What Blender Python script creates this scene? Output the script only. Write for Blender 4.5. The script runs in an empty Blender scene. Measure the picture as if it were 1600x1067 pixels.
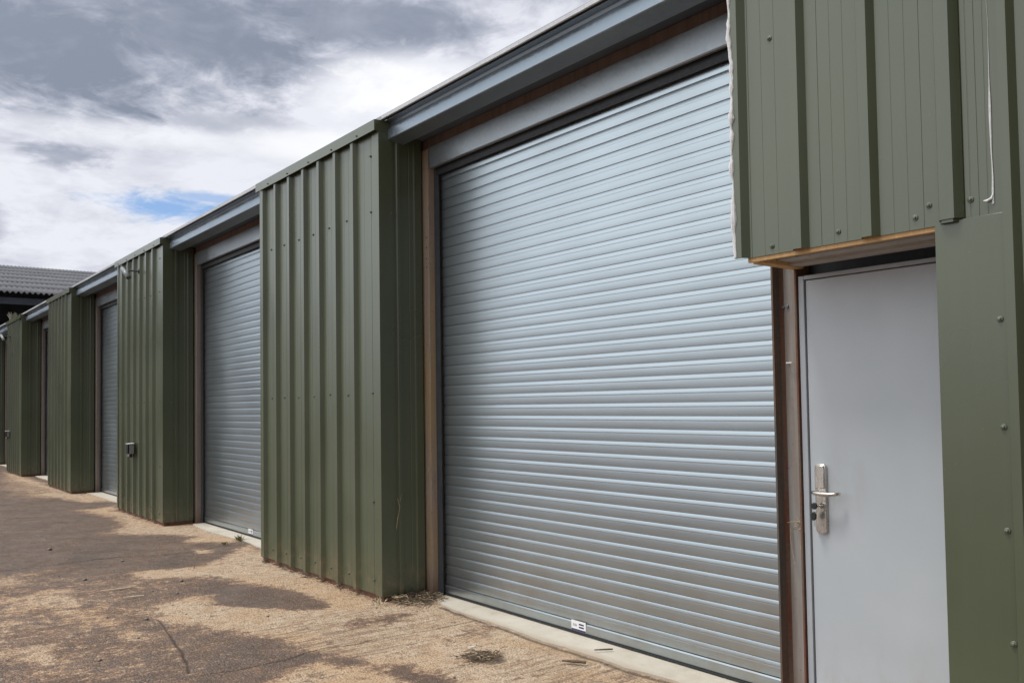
import bpy, math, random
import numpy as np
R_=math.radians
random.seed(7); rng=np.random.default_rng(7)
S=bpy.context.scene
COL=S.collection

# ------------------------------------------------------------------ camera
CZ=1.475
def make_camera():
    f=1350.; yaw=math.atan(1050/f); roll=.0145; pitch=math.atan(2.7e-5*f)
    F=np.array([math.cos(yaw)*math.cos(pitch),-math.sin(yaw)*math.cos(pitch),math.sin(pitch)])
    Rr=np.array([-math.sin(yaw),-math.cos(yaw),0.]); U=np.cross(Rr,F)
    c,s=math.cos(roll),math.sin(roll)
    R2=c*Rr-s*U; U2=s*Rr+c*U
    cd=bpy.data.cameras.new('camera'); co=bpy.data.objects.new('camera',cd); COL.objects.link(co)
    from mathutils import Matrix
    co.matrix_world=Matrix(((R2[0],U2[0],-F[0],0),(R2[1],U2[1],-F[1],0),(R2[2],U2[2],-F[2],CZ),(0,0,0,1)))
    cd.sensor_width=36; cd.lens=f/1600*36; cd.shift_y=48.5/1600
    cd.clip_start=.05; cd.clip_end=3000
    S.camera=co
make_camera()

# ------------------------------------------------------------------ node helpers
class NT:
    def __init__(s,nt): s.nt=nt
    def n(s,t,**k):
        nd=s.nt.nodes.new(t)
        for a,b in k.items():
            if a=='ins':
                for q,v in b.items(): s.set(nd,q,v)
            else: setattr(nd,a,b)
        return nd
    def set(s,nd,q,v):
        if isinstance(v,bpy.types.NodeSocket): s.nt.links.new(v,nd.inputs[q])
        elif isinstance(v,bpy.types.Node): s.nt.links.new(v.outputs[0],nd.inputs[q])
        else: nd.inputs[q].default_value=v
    def m(s,op,a,b=0.,c=0.,clamp=False):
        nd=s.n('ShaderNodeMath',operation=op,use_clamp=clamp); s.set(nd,0,a); s.set(nd,1,b)
        if op in('MULTIPLY_ADD','WRAP','COMPARE','SMOOTH_MIN'): s.set(nd,2,c)
        return nd.outputs[0]
    def ss(s,v,a,b,lo=0.,hi=1.):
        nd=s.n('ShaderNodeMapRange',interpolation_type='SMOOTHSTEP'); s.set(nd,0,v); s.set(nd,1,a); s.set(nd,2,b); s.set(nd,3,lo); s.set(nd,4,hi); return nd.outputs[0]
    def mix(s,f,a,b,mode='MIX'):
        nd=s.n('ShaderNodeMix',data_type='RGBA',blend_type=mode); s.set(nd,0,f)
        for q,v in((6,a),(7,b)):
            if isinstance(v,tuple) and len(v)==3: v=v+(1.,)
            s.set(nd,q,v)
        return nd.outputs[2]
    def noise(s,vec,scale,detail=4.,rough=.55,dist=0.):
        nd=s.n('ShaderNodeTexNoise'); s.set(nd,'Vector',vec); s.set(nd,'Scale',scale); s.set(nd,'Detail',detail); s.set(nd,'Roughness',rough); s.set(nd,'Distortion',dist); return nd.outputs[0]
    def voro(s,vec,scale,feature='F1',out='Distance'):
        nd=s.n('ShaderNodeTexVoronoi',feature=feature); s.set(nd,'Vector',vec); s.set(nd,'Scale',scale); return nd.outputs[out]
    def mapv(s,vec,scale=(1,1,1),loc=(0,0,0),rot=(0,0,0)):
        nd=s.n('ShaderNodeMapping'); s.set(nd,0,vec); nd.inputs[1].default_value=loc; nd.inputs[2].default_value=rot; nd.inputs[3].default_value=scale; return nd.outputs[0]
    def ramp(s,v,stops):
        nd=s.n('ShaderNodeValToRGB'); s.set(nd,0,v); e=nd.color_ramp.elements
        while len(e)<len(stops): e.new(.5)
        for q,(p,c) in zip(e,stops): q.position=p; q.color=tuple(c)+(1.,)
        return nd.outputs[0]
    def bump(s,h,strength,dist):
        nd=s.n('ShaderNodeBump'); s.set(nd,'Height',h); nd.inputs['Strength'].default_value=strength; nd.inputs['Distance'].default_value=dist; return nd.outputs[0]

def new_mat(name):
    m=bpy.data.materials.new(name); m.use_nodes=True; nt=m.node_tree; nt.nodes.clear()
    N=NT(nt); o=N.n('ShaderNodeOutputMaterial'); p=N.n('ShaderNodeBsdfPrincipled'); nt.links.new(p.outputs[0],o.inputs[0])
    return m,N,p
def pos(N): return N.n('ShaderNodeNewGeometry').outputs['Position']
def sep(N,v):
    nd=N.n('ShaderNodeSeparateXYZ'); N.set(nd,0,v); return nd.outputs

def simple(name,c1,c2,scale=8.,rough=.5,metal=0.,bump=0.,bscale=60.,stretch=(1,1,1),spec=.5,dv=.08):
    m,N,p=new_mat(name); P=N.mapv(pos(N),stretch)
    a=N.noise(P,scale,5,.6)
    N.set(p,'Base Color',N.ramp(a,[(.3,c1),(.7,c2)]))
    N.set(p,'Roughness',N.ss(N.noise(P,scale*2.3,3),.25,.75,rough-dv,rough+dv)); p.inputs['Metallic'].default_value=metal
    p.inputs['Specular IOR Level'].default_value=spec
    if bump: N.set(p,'Normal',N.bump(N.noise(P,bscale,4,.6),bump,.004))
    return m

def clad_mat():
    m,N,p=new_mat('olive_plastisol'); P=pos(N); x,y,z=sep(N,P)[:3]
    n1=N.noise(P,.9,4,.55); n2=N.noise(N.mapv(P,(9,9,.5)),2.2,5,.6)
    base=N.mix(N.ss(n1,.3,.7),(.065,.079,.040),(.081,.096,.051))
    chalk=N.ss(n2,.42,.85,0.,.13)
    base=N.mix(chalk,base,(.110,.124,.088))
    # run-off streaks and soil splashed up from the yard
    st=N.noise(N.mapv(P,(26,26,.35)),1.6,3,.6)
    base=N.mix(N.ss(st,.58,.80,0.,.18),base,(.075,.078,.050))
    sp=N.m('MULTIPLY',N.ss(z,.42,.02),N.ss(N.noise(P,13,6,.7),.42,.72))
    base=N.mix(N.m('MULTIPLY',sp,.65),base,(.22,.145,.085))
    sc=N.ss(N.voro(N.mapv(P,(30,30,9)),1.0),.045,.02,0,1.)
    base=N.mix(N.m('MULTIPLY',sc,.35),base,(.30,.30,.24))
    N.set(p,'Base Color',base)
    N.set(p,'Roughness',N.ss(n1,.3,.7,.27,.35)); p.inputs['Specular IOR Level'].default_value=.85
    gr=N.noise(P,420,2,.5); wob=N.noise(N.mapv(P,(2.,2.,.8)),1.3,1)
    h=N.m('MULTIPLY_ADD',wob,30.,N.m('MULTIPLY',gr,.5))
    N.set(p,'Normal',N.bump(h,.12,.0022))
    return m
def slat_mat():
    m,N,p=new_mat('shutter_aluminium'); P=pos(N); z=sep(N,P)[2]
    br=N.noise(N.mapv(P,(1.2,1.2,34)),3.,3,.6); n=N.noise(P,1.4,4)
    base=N.mix(br,(.385,.44,.475),(.445,.50,.535))
    dirt=N.m('MULTIPLY',N.ss(z,.9,.03),N.ss(N.noise(P,6,6,.7),.35,.75))
    base=N.mix(N.m('MULTIPLY',dirt,.35),base,(.34,.29,.24))
    sc=N.noise(N.mapv(P,(.8,.8,24)),4.,3,.7)
    base=N.mix(N.ss(sc,.62,.78,0,.35),base,(.36,.38,.40))
    N.set(p,'Base Color',base); p.inputs['Metallic'].default_value=.90
    N.set(p,'Roughness',N.ss(n,.25,.75,.29,.36))
    dn=N.noise(N.mapv(P,(.9,.9,2.2)),1.6,2); N.set(p,'Normal',N.bump(dn,.12,.02))
    return m
def galv_mat(name='galvanised_steel',c=(.28,.335,.385),metal=.75,rough=.42):
    m,N,p=new_mat(name); P=pos(N)
    v=N.n('ShaderNodeTexVoronoi'); N.set(v,'Vector',P); v.inputs['Scale'].default_value=55
    s=sep(N,v.outputs['Color'])[0]
    n=N.noise(P,2.2,5,.6)
    k=N.m('MULTIPLY_ADD',s,.22,N.m('MULTIPLY',n,.78))
    d=tuple(q*.85 for q in c); l=tuple(min(1,q*1.12) for q in c)
    base=N.ramp(k,[(.3,d),(.7,l)])
    st=N.noise(N.mapv(P,(14,14,.8)),2.,4,.6)
    base=N.mix(N.ss(st,.58,.85,0,.25),base,(.42,.45,.46))
    N.set(p,'Base Color',base); p.inputs['Metallic'].default_value=metal
    N.set(p,'Roughness',N.ss(k,.3,.7,rough-.08,rough+.1)); return m
def post_mat(name,a,b,c,amt):
    m,N,p=new_mat(name); P=pos(N); z=sep(N,P)[2]
    n=N.noise(N.mapv(P,(7,7,.55)),1.6,6,.62); n2=N.noise(N.mapv(P,(30,30,2.2)),1.5,5,.65); n3=N.noise(P,30,5,.7)
    base=N.mix(N.ss(n2,.3,.7),a,b)
    base=N.mix(N.m('MULTIPLY',N.ss(n,.44,.60),amt),base,c)
    base=N.mix(N.ss(n3,.60,.72,0,.6),base,(.10,.055,.03))
    base=N.mix(N.m('MULTIPLY',N.ss(z,.25,0),.6),base,(.17,.085,.045))
    N.set(p,'Base Color',base); N.set(p,'Roughness',N.ss(n3,.3,.7,.55,.85))
    N.set(p,'Normal',N.bump(n3,.25,.003)); return m
def rust_mat():
    m,N,p=new_mat('rusty_steel'); P=pos(N)
    n=N.noise(N.mapv(P,(9,9,1.3)),2.2,7,.68); n2=N.noise(P,45,5,.7)
    base=N.ramp(n,[(.30,(.100,.042,.026)),(.45,(.17,.066,.036)),(.58,(.135,.098,.072)),(.75,(.19,.095,.045))])
    base=N.mix(N.ss(n2,.45,.75,0,.6),base,(.055,.035,.026))
    N.set(p,'Base Color',base); p.inputs['Roughness'].default_value=.78; N.set(p,'Normal',N.bump(n2,.4,.003)); return m
def ground_mat():
    m,N,p=new_mat('worn_concrete_yard'); P=pos(N)
    aw=N.n('ShaderNodeAttribute',attribute_name='wet').outputs['Fac']
    ac=N.n('ShaderNodeAttribute',attribute_name='crack').outputs['Fac']
    al=N.n('ShaderNodeAttribute',attribute_name='litter').outputs['Fac']
    ag=N.n('ShaderNodeAttribute',attribute_name='striae').outputs['Fac']
    big=N.noise(P,1.1,5,.6); mid=N.noise(P,5.5,6,.65); fine=N.noise(P,34,5,.7); vfine=N.noise(P,110,3,.7)
    grain=N.voro(P,75); gcol=N.n('ShaderNodeTexVoronoi'); N.set(gcol,'Vector',P); gcol.inputs['Scale'].default_value=75; gc=sep(N,gcol.outputs['Color'])
    sm=N.noise(N.mapv(P,(22,2.2,1),rot=(0,0,-.10)),1.3,4,.65)
    def dev(n,k): return N.m('MULTIPLY',N.m('SUBTRACT',n,.5),k)
    mid2=N.noise(P,13,6,.7)
    w=N.m('ADD',aw,N.m('ADD',dev(mid,1.3),N.m('ADD',dev(mid2,1.7),N.m('ADD',dev(fine,1.5),dev(sm,1.0)))))
    w=N.m('ADD',w,N.m('ADD',.05,dev(big,.5)))
    wm=N.ss(w,.02,.94)
    dry=N.ramp(mid,[(.25,(.42,.275,.165)),(.42,(.57,.41,.27)),(.58,(.67,.53,.385)),(.75,(.55,.39,.25))])
    dry=N.mix(N.ss(N.noise(P,.8,4,.6),.44,.62,0.,.6),dry,(.60,.39,.215))
    dry=N.mix(N.ss(mid2,.50,.72,0,.55),dry,(.345,.235,.165))
    dry=N.mix(N.m('MULTIPLY',N.m('MULTIPLY',ag,.7),N.ss(sm,.46,.60)),dry,(.20,.135,.095))
    damp=N.ramp(mid2,[(.3,(.20,.118,.076)),(.5,(.30,.182,.115)),(.7,(.37,.245,.165))])
    wet=N.ramp(mid2,[(.28,(.062,.038,.027)),(.45,(.115,.073,.052)),(.62,(.178,.117,.085)),(.78,(.142,.093,.069))])
    wet=N.mix(N.ss(N.noise(P,2.6,6,.7),.45,.62,0.,.65),wet,(.195,.135,.106))
    wet=N.mix(N.ss(big,.48,.68,0.,.5),wet,(.095,.070,.060))
    wet=N.mix(N.ss(sm,.54,.66,0,.35),wet,(.085,.056,.042))
    c=N.mix(N.ss(wm,0.,.5),dry,damp); c=N.mix(N.ss(wm,.42,.95),c,wet)
    # aggregate showing through: pale and dark stones
    stone=N.m('MULTIPLY',N.ss(grain,.42,.25),N.ss(gc[0],.55,.75))
    c=N.mix(N.m('MULTIPLY',stone,N.ss(wm,0,1,.75,.38)),c,(.70,.59,.46))
    dk=N.m('MULTIPLY',N.ss(grain,.40,.22),N.ss(gc[1],.68,.80))
    c=N.mix(N.m('MULTIPLY',dk,.85),c,(.085,.058,.042))
    c=N.mix(N.ss(vfine,.47,.62,0,.62),c,(.11,.078,.055)); c=N.mix(N.ss(fine,.56,.70,0,.45),c,(.15,.10,.07)); c=N.mix(N.ss(fine,.40,.28,0,.30),c,(.62,.50,.37))
    lm=N.ss(N.m('ADD',al,N.m('MULTIPLY',N.m('SUBTRACT',fine,.5),1.0)),.32,.62)
    c=N.mix(N.m('MULTIPLY',lm,.8),c,N.ramp(vfine,[(.3,(.05,.038,.028)),(.7,(.19,.14,.095))]))
    c=N.mix(N.m('MULTIPLY',ac,.85),c,(.035,.026,.020))
    N.set(p,'Base Color',c)
    sheen=N.m('MULTIPLY',wm,N.ss(N.noise(P,2.3,4,.6),.35,.65))
    N.set(p,'Roughness',N.ss(sheen,0,1,.84,.28)); p.inputs['Specular IOR Level'].default_value=.42
    h=N.m('MULTIPLY_ADD',fine,1.6,N.m('MULTIPLY',vfine,.6)); h=N.m('ADD',h,N.m('MULTIPLY',N.m('SUBTRACT',1.,grain),.9)); h=N.m('ADD',h,N.m('MULTIPLY',mid,2.0))
    h=N.m('ADD',h,N.m('MULTIPLY',N.m('MULTIPLY',ag,sm),3.))
    N.set(p,'Normal',N.bump(h,1.0,.009)); return m
def slab_mat():
    m,N,p=new_mat('threshold_concrete'); P=pos(N)
    n=N.noise(P,3.2,6,.62); f=N.noise(P,40,5,.7); v=N.noise(P,150,2,.6)
    c=N.ramp(n,[(.25,(.37,.325,.26)),(.45,(.50,.455,.38)),(.75,(.59,.55,.475))])
    y_=sep(N,P)[1]; ed=N.m('ADD',N.m('MULTIPLY',N.m('ADD',y_,3.56),9.),N.m('MULTIPLY',N.m('SUBTRACT',n,.5),2.2)); c=N.mix(N.ss(ed,.1,.9,0,.55),c,(.36,.27,.185)); c=N.mix(N.ss(f,.54,.75,0,.45),c,(.33,.27,.20)); c=N.mix(N.ss(v,.6,.75,0,.3),c,(.2,.17,.14))
    N.set(p,'Base Color',c); p.inputs['Roughness'].default_value=.9; N.set(p,'Normal',N.bump(N.m('ADD',f,v),.35,.003)); return m
def roof_mat():
    m,N,p=new_mat('asbestos_cement'); P=pos(N)
    n=N.noise(P,.7,6,.65); f=N.noise(P,9,5,.7)
    c=N.ramp(n,[(.28,(.072,.075,.088)),(.5,(.105,.108,.125)),(.72,(.145,.147,.163))])
    c=N.mix(N.ss(f,.55,.75,0,.5),c,(.14,.13,.12)); N.set(p,'Base Color',c); p.inputs['Roughness'].default_value=.85; return m

def door_mat():
    m,N,p=new_mat('door_grey_paint'); P=pos(N); x,y,z=sep(N,P)[:3]
    base=N.mix(N.ss(N.noise(P,1.6,4,.55),.3,.7),(.43,.465,.49),(.47,.50,.522))
    sm=N.noise(N.mapv(P,(3,3,1.2)),2.6,5,.65)
    lowz=N.ss(z,.55,.05); base=N.mix(N.m('MULTIPLY',lowz,N.ss(sm,.40,.72,0,.5)),base,(.33,.29,.24))
    hx=N.m('DIVIDE',N.m('SUBTRACT',x,2.2),.16); hz=N.m('DIVIDE',N.m('SUBTRACT',z,1.06),.26)
    hd=N.m('SQRT',N.m('ADD',N.m('MULTIPLY',hx,hx),N.m('MULTIPLY',hz,hz)))
    base=N.mix(N.m('MULTIPLY',N.ss(hd,1.1,.2),N.ss(sm,.38,.65,0,.32)),base,(.30,.29,.28))
    sc=N.ss(N.noise(N.mapv(P,(2,2,30)),4.,3,.7),.66,.74,0,.16); base=N.mix(sc,base,(.56,.58,.60))
    N.set(p,'Base Color',base); N.set(p,'Roughness',N.ss(sm,.3,.7,.34,.50))
    N.set(p,'Normal',N.bump(N.m('MULTIPLY_ADD',N.noise(P,1.5,1),30.,N.noise(P,300,2)),.10,.002)); return m
M={}
M['clad']=clad_mat(); M['slat']=slat_mat(); M['galv']=galv_mat(); M['rust']=rust_mat()
M['hood']=galv_mat('hood_steel',(.34,.38,.41),.6,.36)
M['post']=post_mat('door_post_paint',(.29,.225,.175),(.37,.295,.235),(.39,.26,.10),.5)
M['post2']=post_mat('grey_brown_post_paint',(.24,.20,.17),(.29,.245,.21),(.20,.16,.13),.6)
M['timber']=post_mat('orange_batten_timber',(.56,.34,.145),(.64,.41,.19),(.42,.24,.10),.5)
M['lintel']=post_mat('red_brown_timber',(.22,.155,.13),(.27,.19,.16),(.17,.115,.09),.6)
M['column']=post_mat('bare_column_steel',(.27,.255,.24),(.33,.31,.29),(.22,.14,.09),.4)
M['flange']=post_mat('shaded_flange_steel',(.085,.076,.068),(.125,.105,.088),(.17,.085,.05),.5); M['ground']=ground_mat(); M['slab']=slab_mat(); M['roofc']=roof_mat()  # flange: column steel darkened for its shaded side, plus rust
M['screw']=simple('screw_cap',(.10,.115,.08),(.16,.175,.13),30,.4,.3)
M['gap']=simple('rubber_and_gap_shade',(.018,.020,.022),(.03,.033,.036),20,.6)  # rubber strips, and the painted shade of the gap over the door
M['guide']=simple('dark_guide_paint',(.035,.045,.055),(.055,.065,.075),10,.45)
M['door']=door_mat()
M['frame']=simple('frame_grey_paint',(.35,.375,.40),(.40,.425,.45),4.,.42)
M['steel']=simple('brushed_nickel',(.58,.545,.50),(.67,.64,.59),40,.28,1.,stretch=(1,1,.2))
M['black']=simple('black_plastic',(.012,.012,.014),(.025,.025,.028),30,.38)
M['white']=simple('white_vinyl',(.78,.78,.80),(.84,.84,.85),30,.4)
M['navy']=simple('navy_print',(.03,.03,.09),(.045,.045,.12),30,.4)
M['greyink']=simple('grey_print',(.17,.19,.22),(.24,.26,.30),90,.5)
M['foam']=simple('white_foam_sealant',(.62,.62,.62),(.82,.82,.82),45,.7,0,.5,90)
M['camgrey']=simple('camera_grey_plastic',(.22,.235,.25),(.29,.305,.32),20,.35)
M['camdark']=simple('camera_dark_plastic',(.045,.05,.055),(.07,.075,.08),20,.35)
M['straw']=simple('dry_straw',(.34,.25,.14),(.56,.45,.29),60,.7)
M['leaf']=simple('dead_leaf',(.06,.042,.028),(.17,.115,.07),50,.75)
M['twig']=simple('dark_twig',(.075,.055,.04),(.14,.10,.07),50,.8)
M['pale']=simple('pale_stick',(.50,.43,.33),(.62,.55,.44),50,.7)
M['stone']=simple('grit_stone',(.11,.09,.08),(.32,.27,.22),40,.8,0,.4,80)
M['weed']=simple('weed_green',(.07,.10,.03),(.15,.17,.06),30,.6)
M['greyleaf']=simple('grey_green_leaf',(.20,.21,.16),(.32,.31,.24),30,.7)
M['lip']=galv_mat('pale_roof_edge',(.74,.77,.80),.1,.45)
M['lintelsteel']=simple('dull_primed_steel',(.40,.385,.37),(.50,.48,.46),9.,.6,0,.3,60)
M['dark']=simple('dark_shed_board',(.085,.11,.15),(.12,.15,.19),2.,.85)
M['roofdk']=galv_mat('roof_sheet',(.30,.31,.32),.5,.5)

# ------------------------------------------------------------------ mesh helpers
class MB:
    def __init__(s): s.v=[]; s.f=[]; s.mi=[]; s.mats=[]
    def mat(s,m):
        if m not in s.mats: s.mats.append(m)
        return s.mats.index(m)
    def add(s,vs,fs,m):
        o=len(s.v); k=s.mat(m); s.v+=[tuple(map(float,q)) for q in vs]
        for f in fs: s.f.append(tuple(i+o for i in f)); s.mi.append(k)
    def box(s,a,b,m):
        (x0,y0,z0),(x1,y1,z1)=a,b
        x0,x1=min(x0,x1),max(x0,x1); y0,y1=min(y0,y1),max(y0,y1); z0,z1=min(z0,z1),max(z0,z1)
        s.add([(x0,y0,z0),(x1,y0,z0),(x1,y1,z0),(x0,y1,z0),(x0,y0,z1),(x1,y0,z1),(x1,y1,z1),(x0,y1,z1)],
              [(0,3,2,1),(4,5,6,7),(0,1,5,4),(1,2,6,5),(2,3,7,6),(3,0,4,7)],m)
    def prism(s,poly,axis,a,b,m,seg=1):
        # poly: (u,v); axis 'x': (u,v)=(y,z); 'y': (x,z); 'z': (x,y)
        def P(u,v,t): return {'x':(t,u,v),'y':(u,t,v),'z':(u,v,t)}[axis]
        n=len(poly); vs=[]; fs=[]
        for i in range(seg+1):
            t=a+(b-a)*i/seg; vs+=[P(u,v,t) for u,v in poly]
        for i in range(seg):
            for j in range(n):
                k=(j+1)%n; fs.append((i*n+j,i*n+k,(i+1)*n+k,(i+1)*n+j))
        fs.append(tuple(range(n-1,-1,-1))); fs.append(tuple(range(seg*n,seg*n+n)))
        s.add(vs,fs,m)
    def tube(s,pts,r,m,n=8,cap=True):
        pts=[np.array(p,float) for p in pts]; rs=r if isinstance(r,(list,tuple)) else [r]*len(pts)
        vs=[]; fs=[]; prev=None
        for i,p in enumerate(pts):
            t=pts[min(i+1,len(pts)-1)]-pts[max(i-1,0)]; t/= (np.linalg.norm(t)+1e-12)
            if prev is None:
                a=np.array([0,0,1.]) if abs(t[2])<.9 else np.array([1.,0,0]); u=np.cross(t,a)
            else: u=prev-t*np.dot(prev,t)
            u/=np.linalg.norm(u); prev=u; w=np.cross(t,u)
            for k in range(n):
                a=2*math.pi*k/n; vs.append(p+rs[i]*(math.cos(a)*u+math.sin(a)*w))
        for i in range(len(pts)-1):
            for k in range(n):
                q=(k+1)%n; fs.append((i*n+k,i*n+q,(i+1)*n+q,(i+1)*n+k))
        if cap: fs.append(tuple(range(n-1,-1,-1))); fs.append(tuple(range((len(pts)-1)*n,len(pts)*n)))
        s.add(vs,fs,m)
    def screw(s,p,ax,m,r=.0105):
        # washer and domed hex head, pointing along ax ('y' = +Y, 'x' = -X)
        d=np.array([0,1.,0]) if ax=='y' else np.array([-1.,0,0]); p=np.array(p,float)
        s.tube([p-d*.002,p+d*.003,p+d*.004],[r,r,r*.8],m,10)
        s.tube([p+d*.003,p+d*.008,p+d*.010],[r*.62,r*.58,r*.3],m,6)
    def build(s,name,parent=None,smooth=35,bevel=0.,recalc=True):
        me=bpy.data.meshes.new(name); me.from_pydata(s.v,[],s.f)
        for m in s.mats: me.materials.append(m)
        me.polygons.foreach_set('material_index',s.mi)
        if recalc:
            import bmesh
            bm=bmesh.new(); bm.from_mesh(me); bmesh.ops.recalc_face_normals(bm,faces=bm.faces); bm.to_mesh(me); bm.free()
        if smooth: 
            me.polygons.foreach_set('use_smooth',[True]*len(me.polygons)); me.set_sharp_from_angle(angle=R_(smooth))
        o=bpy.data.objects.new(name,me); COL.objects.link(o)
        if parent: o.parent=parent
        if bevel:
            b=o.modifiers.new('bevel','BEVEL'); b.width=bevel; b.segments=2; b.limit_method='ANGLE'; b.angle_limit=R_(40)
        return o
def tag(o,label=None,cat=None,group=None,kind=None):
    for k,v in(('label',label),('category',cat),('group',group),('kind',kind)):
        if v: o[k]=v
    return o
def empty(name,loc=(0,0,0)):
    o=bpy.data.objects.new(name,None); o.location=loc; o.empty_display_size=.2; COL.objects.link(o); return o

POLYS=[
 (0.55,0.3,[(9.57, -0.96), (9.29, -1.5), (7.66, -2.42), (5.91, -1.99), (4.45, -1.4), (5.52, -0.14)]),
 (1.0,0.35,[(17.98, -1.7), (15.75, -2.54), (10.39, -2.24), (9.45, -1.98), (9.36, -1.19), (9.4, -0.7)]),
 (0.4,0.2,[(23.24, -2.95), (19.3, -3.22), (16.59, -3.07), (16.4, -2.55), (18.88, -2.4)]),
 (0.15,0.1,[(24.47, -3.11), (22.52, -3.37), (19.42, -3.3), (17.12, -3.29), (16.95, -3.76), (15.76, -3.73), (15.0, -3.54), (15.3, -3.12), (16.15, -2.94), (17.32, -2.79), (18.16, -3.09), (21.69, -3.0)]),
 (0.08,0.12,[(14.2, -2.8), (14.51, -3.41), (13.74, -3.26), (11.7, -3.31), (11.74, -3.71), (10.48, -3.31), (10.62, -3.02), (11.25, -2.49), (11.68, -2.74), (12.38, -2.95), (13.38, -2.89)]),
 (0.05,0.08,[(11.62, -3.31), (11.73, -3.71), (10.87, -3.68), (9.98, -3.63), (9.6, -3.61), (9.47, -3.42), (9.72, -3.15), (10.0, -3.05), (10.21, -3.23), (10.61, -3.1), (10.98, -3.08)]),
 (0.15,0.05,[(9.33, -2.95), (9.26, -3.15), (9.03, -3.04), (9.09, -2.93)]),
 (0.02,0.08,[(9.22, -3.63), (9.11, -3.31), (8.81, -3.23), (8.55, -2.96), (8.33, -2.75), (8.29, -2.51), (8.38, -2.32), (8.35, -2.13), (8.01, -2.16), (7.92, -2.26), (7.79, -2.49), (7.46, -2.73), (7.2, -2.78), (7.03, -2.88), (6.76, -2.89), (6.4, -2.9), (6.02, -2.84), (5.66, -2.81), (5.55, -3.22), (6.02, -3.5), (7.31, -3.45), (8.92, -3.51)]),
 (0.03,0.08,[(6.88, -1.93), (6.99, -2.11), (7.02, -2.28), (6.97, -2.4), (6.8, -2.39), (6.53, -2.32), (6.38, -2.34), (6.15, -2.58), (6.02, -2.66), (5.95, -2.87), (6.02, -3.33), (5.88, -4.02), (3.22, -3.63), (2.71, -3.32), (3.5, -2.38), (3.89, -2.56), (4.24, -2.54), (4.36, -2.42), (4.51, -2.36), (4.91, -2.27), (5.13, -2.19), (5.31, -2.2), (5.53, -2.08), (5.7, -2.03), (5.89, -1.96), (6.12, -1.88), (6.28, -1.8), (6.46, -1.9), (6.73, -1.89)]),
 (0.05,0.06,[(4.64, -1.69), (4.66, -1.79), (4.66, -1.87), (4.76, -2.04), (4.75, -2.19), (4.58, -2.24), (4.46, -2.33), (4.31, -2.41), (4.02, -2.41), (3.62, -2.24), (4.27, -1.47)]),
 (0.85,0.05,[(4.36, -2.45), (4.24, -2.5), (4.09, -2.57), (3.94, -2.59), (3.86, -2.6), (3.61, -2.54), (3.82, -2.29), (4.04, -2.38), (4.18, -2.42), (4.3, -2.39)]),
 (0.6,0.05,[(4.88, -2.25), (4.71, -2.3), (4.54, -2.38), (4.45, -2.37), (4.6, -2.24), (4.77, -2.19)]),
 (0.22,0.06,[(7.95, -1.02), (8.0, -1.28), (8.03, -1.55), (7.91, -1.56), (7.77, -1.46), (7.47, -1.49), (7.26, -1.47), (7.18, -1.4), (6.8, -1.48), (6.64, -1.58), (6.48, -1.55), (6.36, -1.44), (6.53, -1.38), (6.78, -1.37), (7.02, -1.29), (7.36, -1.21), (7.26, -0.93)]),
 (0.1,0.03,[(6.23, -1.5), (6.12, -1.57), (6.02, -1.56), (6.01, -1.51)]),
 (0.12,0.03,[(6.24, -0.88), (6.19, -1.07), (5.94, -1.05), (5.8, -1.08), (5.73, -0.98), (5.85, -0.93)]),
 (0.35,0.05,[(7.08, -0.91), (7.08, -1.02), (6.61, -0.96), (6.46, -0.83)]),
 (0.1,0.03,[(6.32, -0.74), (6.25, -0.82), (6.07, -0.8), (6.11, -0.72)]),
 (0.4,0.06,[(9.3, -1.03), (8.74, -1.35), (8.4, -1.32), (8.46, -0.94)]),
 (0.95,0.04,[(6.62, -2.32), (6.88, -2.43), (7.04, -2.61), (7.03, -2.85), (6.79, -2.9), (6.4, -2.9), (5.97, -2.87), (6.02, -2.69), (6.17, -2.59), (6.4, -2.32)]),
 (0.75,0.03,[(4.28, -2.92), (4.32, -3.04), (4.25, -3.1), (4.04, -3.06), (4.03, -2.96), (4.1, -2.86)]),
 (0.55,0.05,[(5.43, -2.75), (5.44, -2.9), (5.38, -3.13), (5.28, -3.13), (5.25, -2.95), (5.25, -2.75)]),
 (0.4,0.06,[(4.67, -3.12), (4.81, -3.38), (4.79, -3.53), (4.66, -3.5), (4.55, -3.3), (4.56, -3.11)]),
 (0.6,0.05,[(5.89, -3.31), (5.91, -3.66), (5.69, -3.7), (5.5, -3.52), (5.58, -3.35), (5.67, -3.21)]),
]
CRACKS=[
  [(9.32, -1.19), (9.36, -1.47), (9.36, -1.68), (9.37, -2.02), (9.4, -2.25), (9.19, -2.65), (9.28, -3.13), (9.43, -3.4), (9.58, -3.63)] ,
  [(6.42, -1.8), (6.02, -1.74), (5.69, -1.7), (5.48, -1.68), (5.16, -1.6), (5.01, -1.58)] ,
  [(4.93, -1.6), (4.89, -1.77), (4.89, -2.08), (4.96, -2.34), (4.91, -2.57), (4.95, -2.71), (4.92, -2.95), (4.91, -3.24), (4.91, -3.45)] ,
  [(9.06, -0.86), (9.32, -1.19)] ,
]
EDGE=[(5.39, -3.52), (5.11, -3.51), (4.89, -3.49), (4.68, -3.5), (4.4, -3.48), (4.14, -3.46), (3.85, -3.48), (3.58, -3.47), (3.47, -3.46), (3.16, -3.5)]

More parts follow.
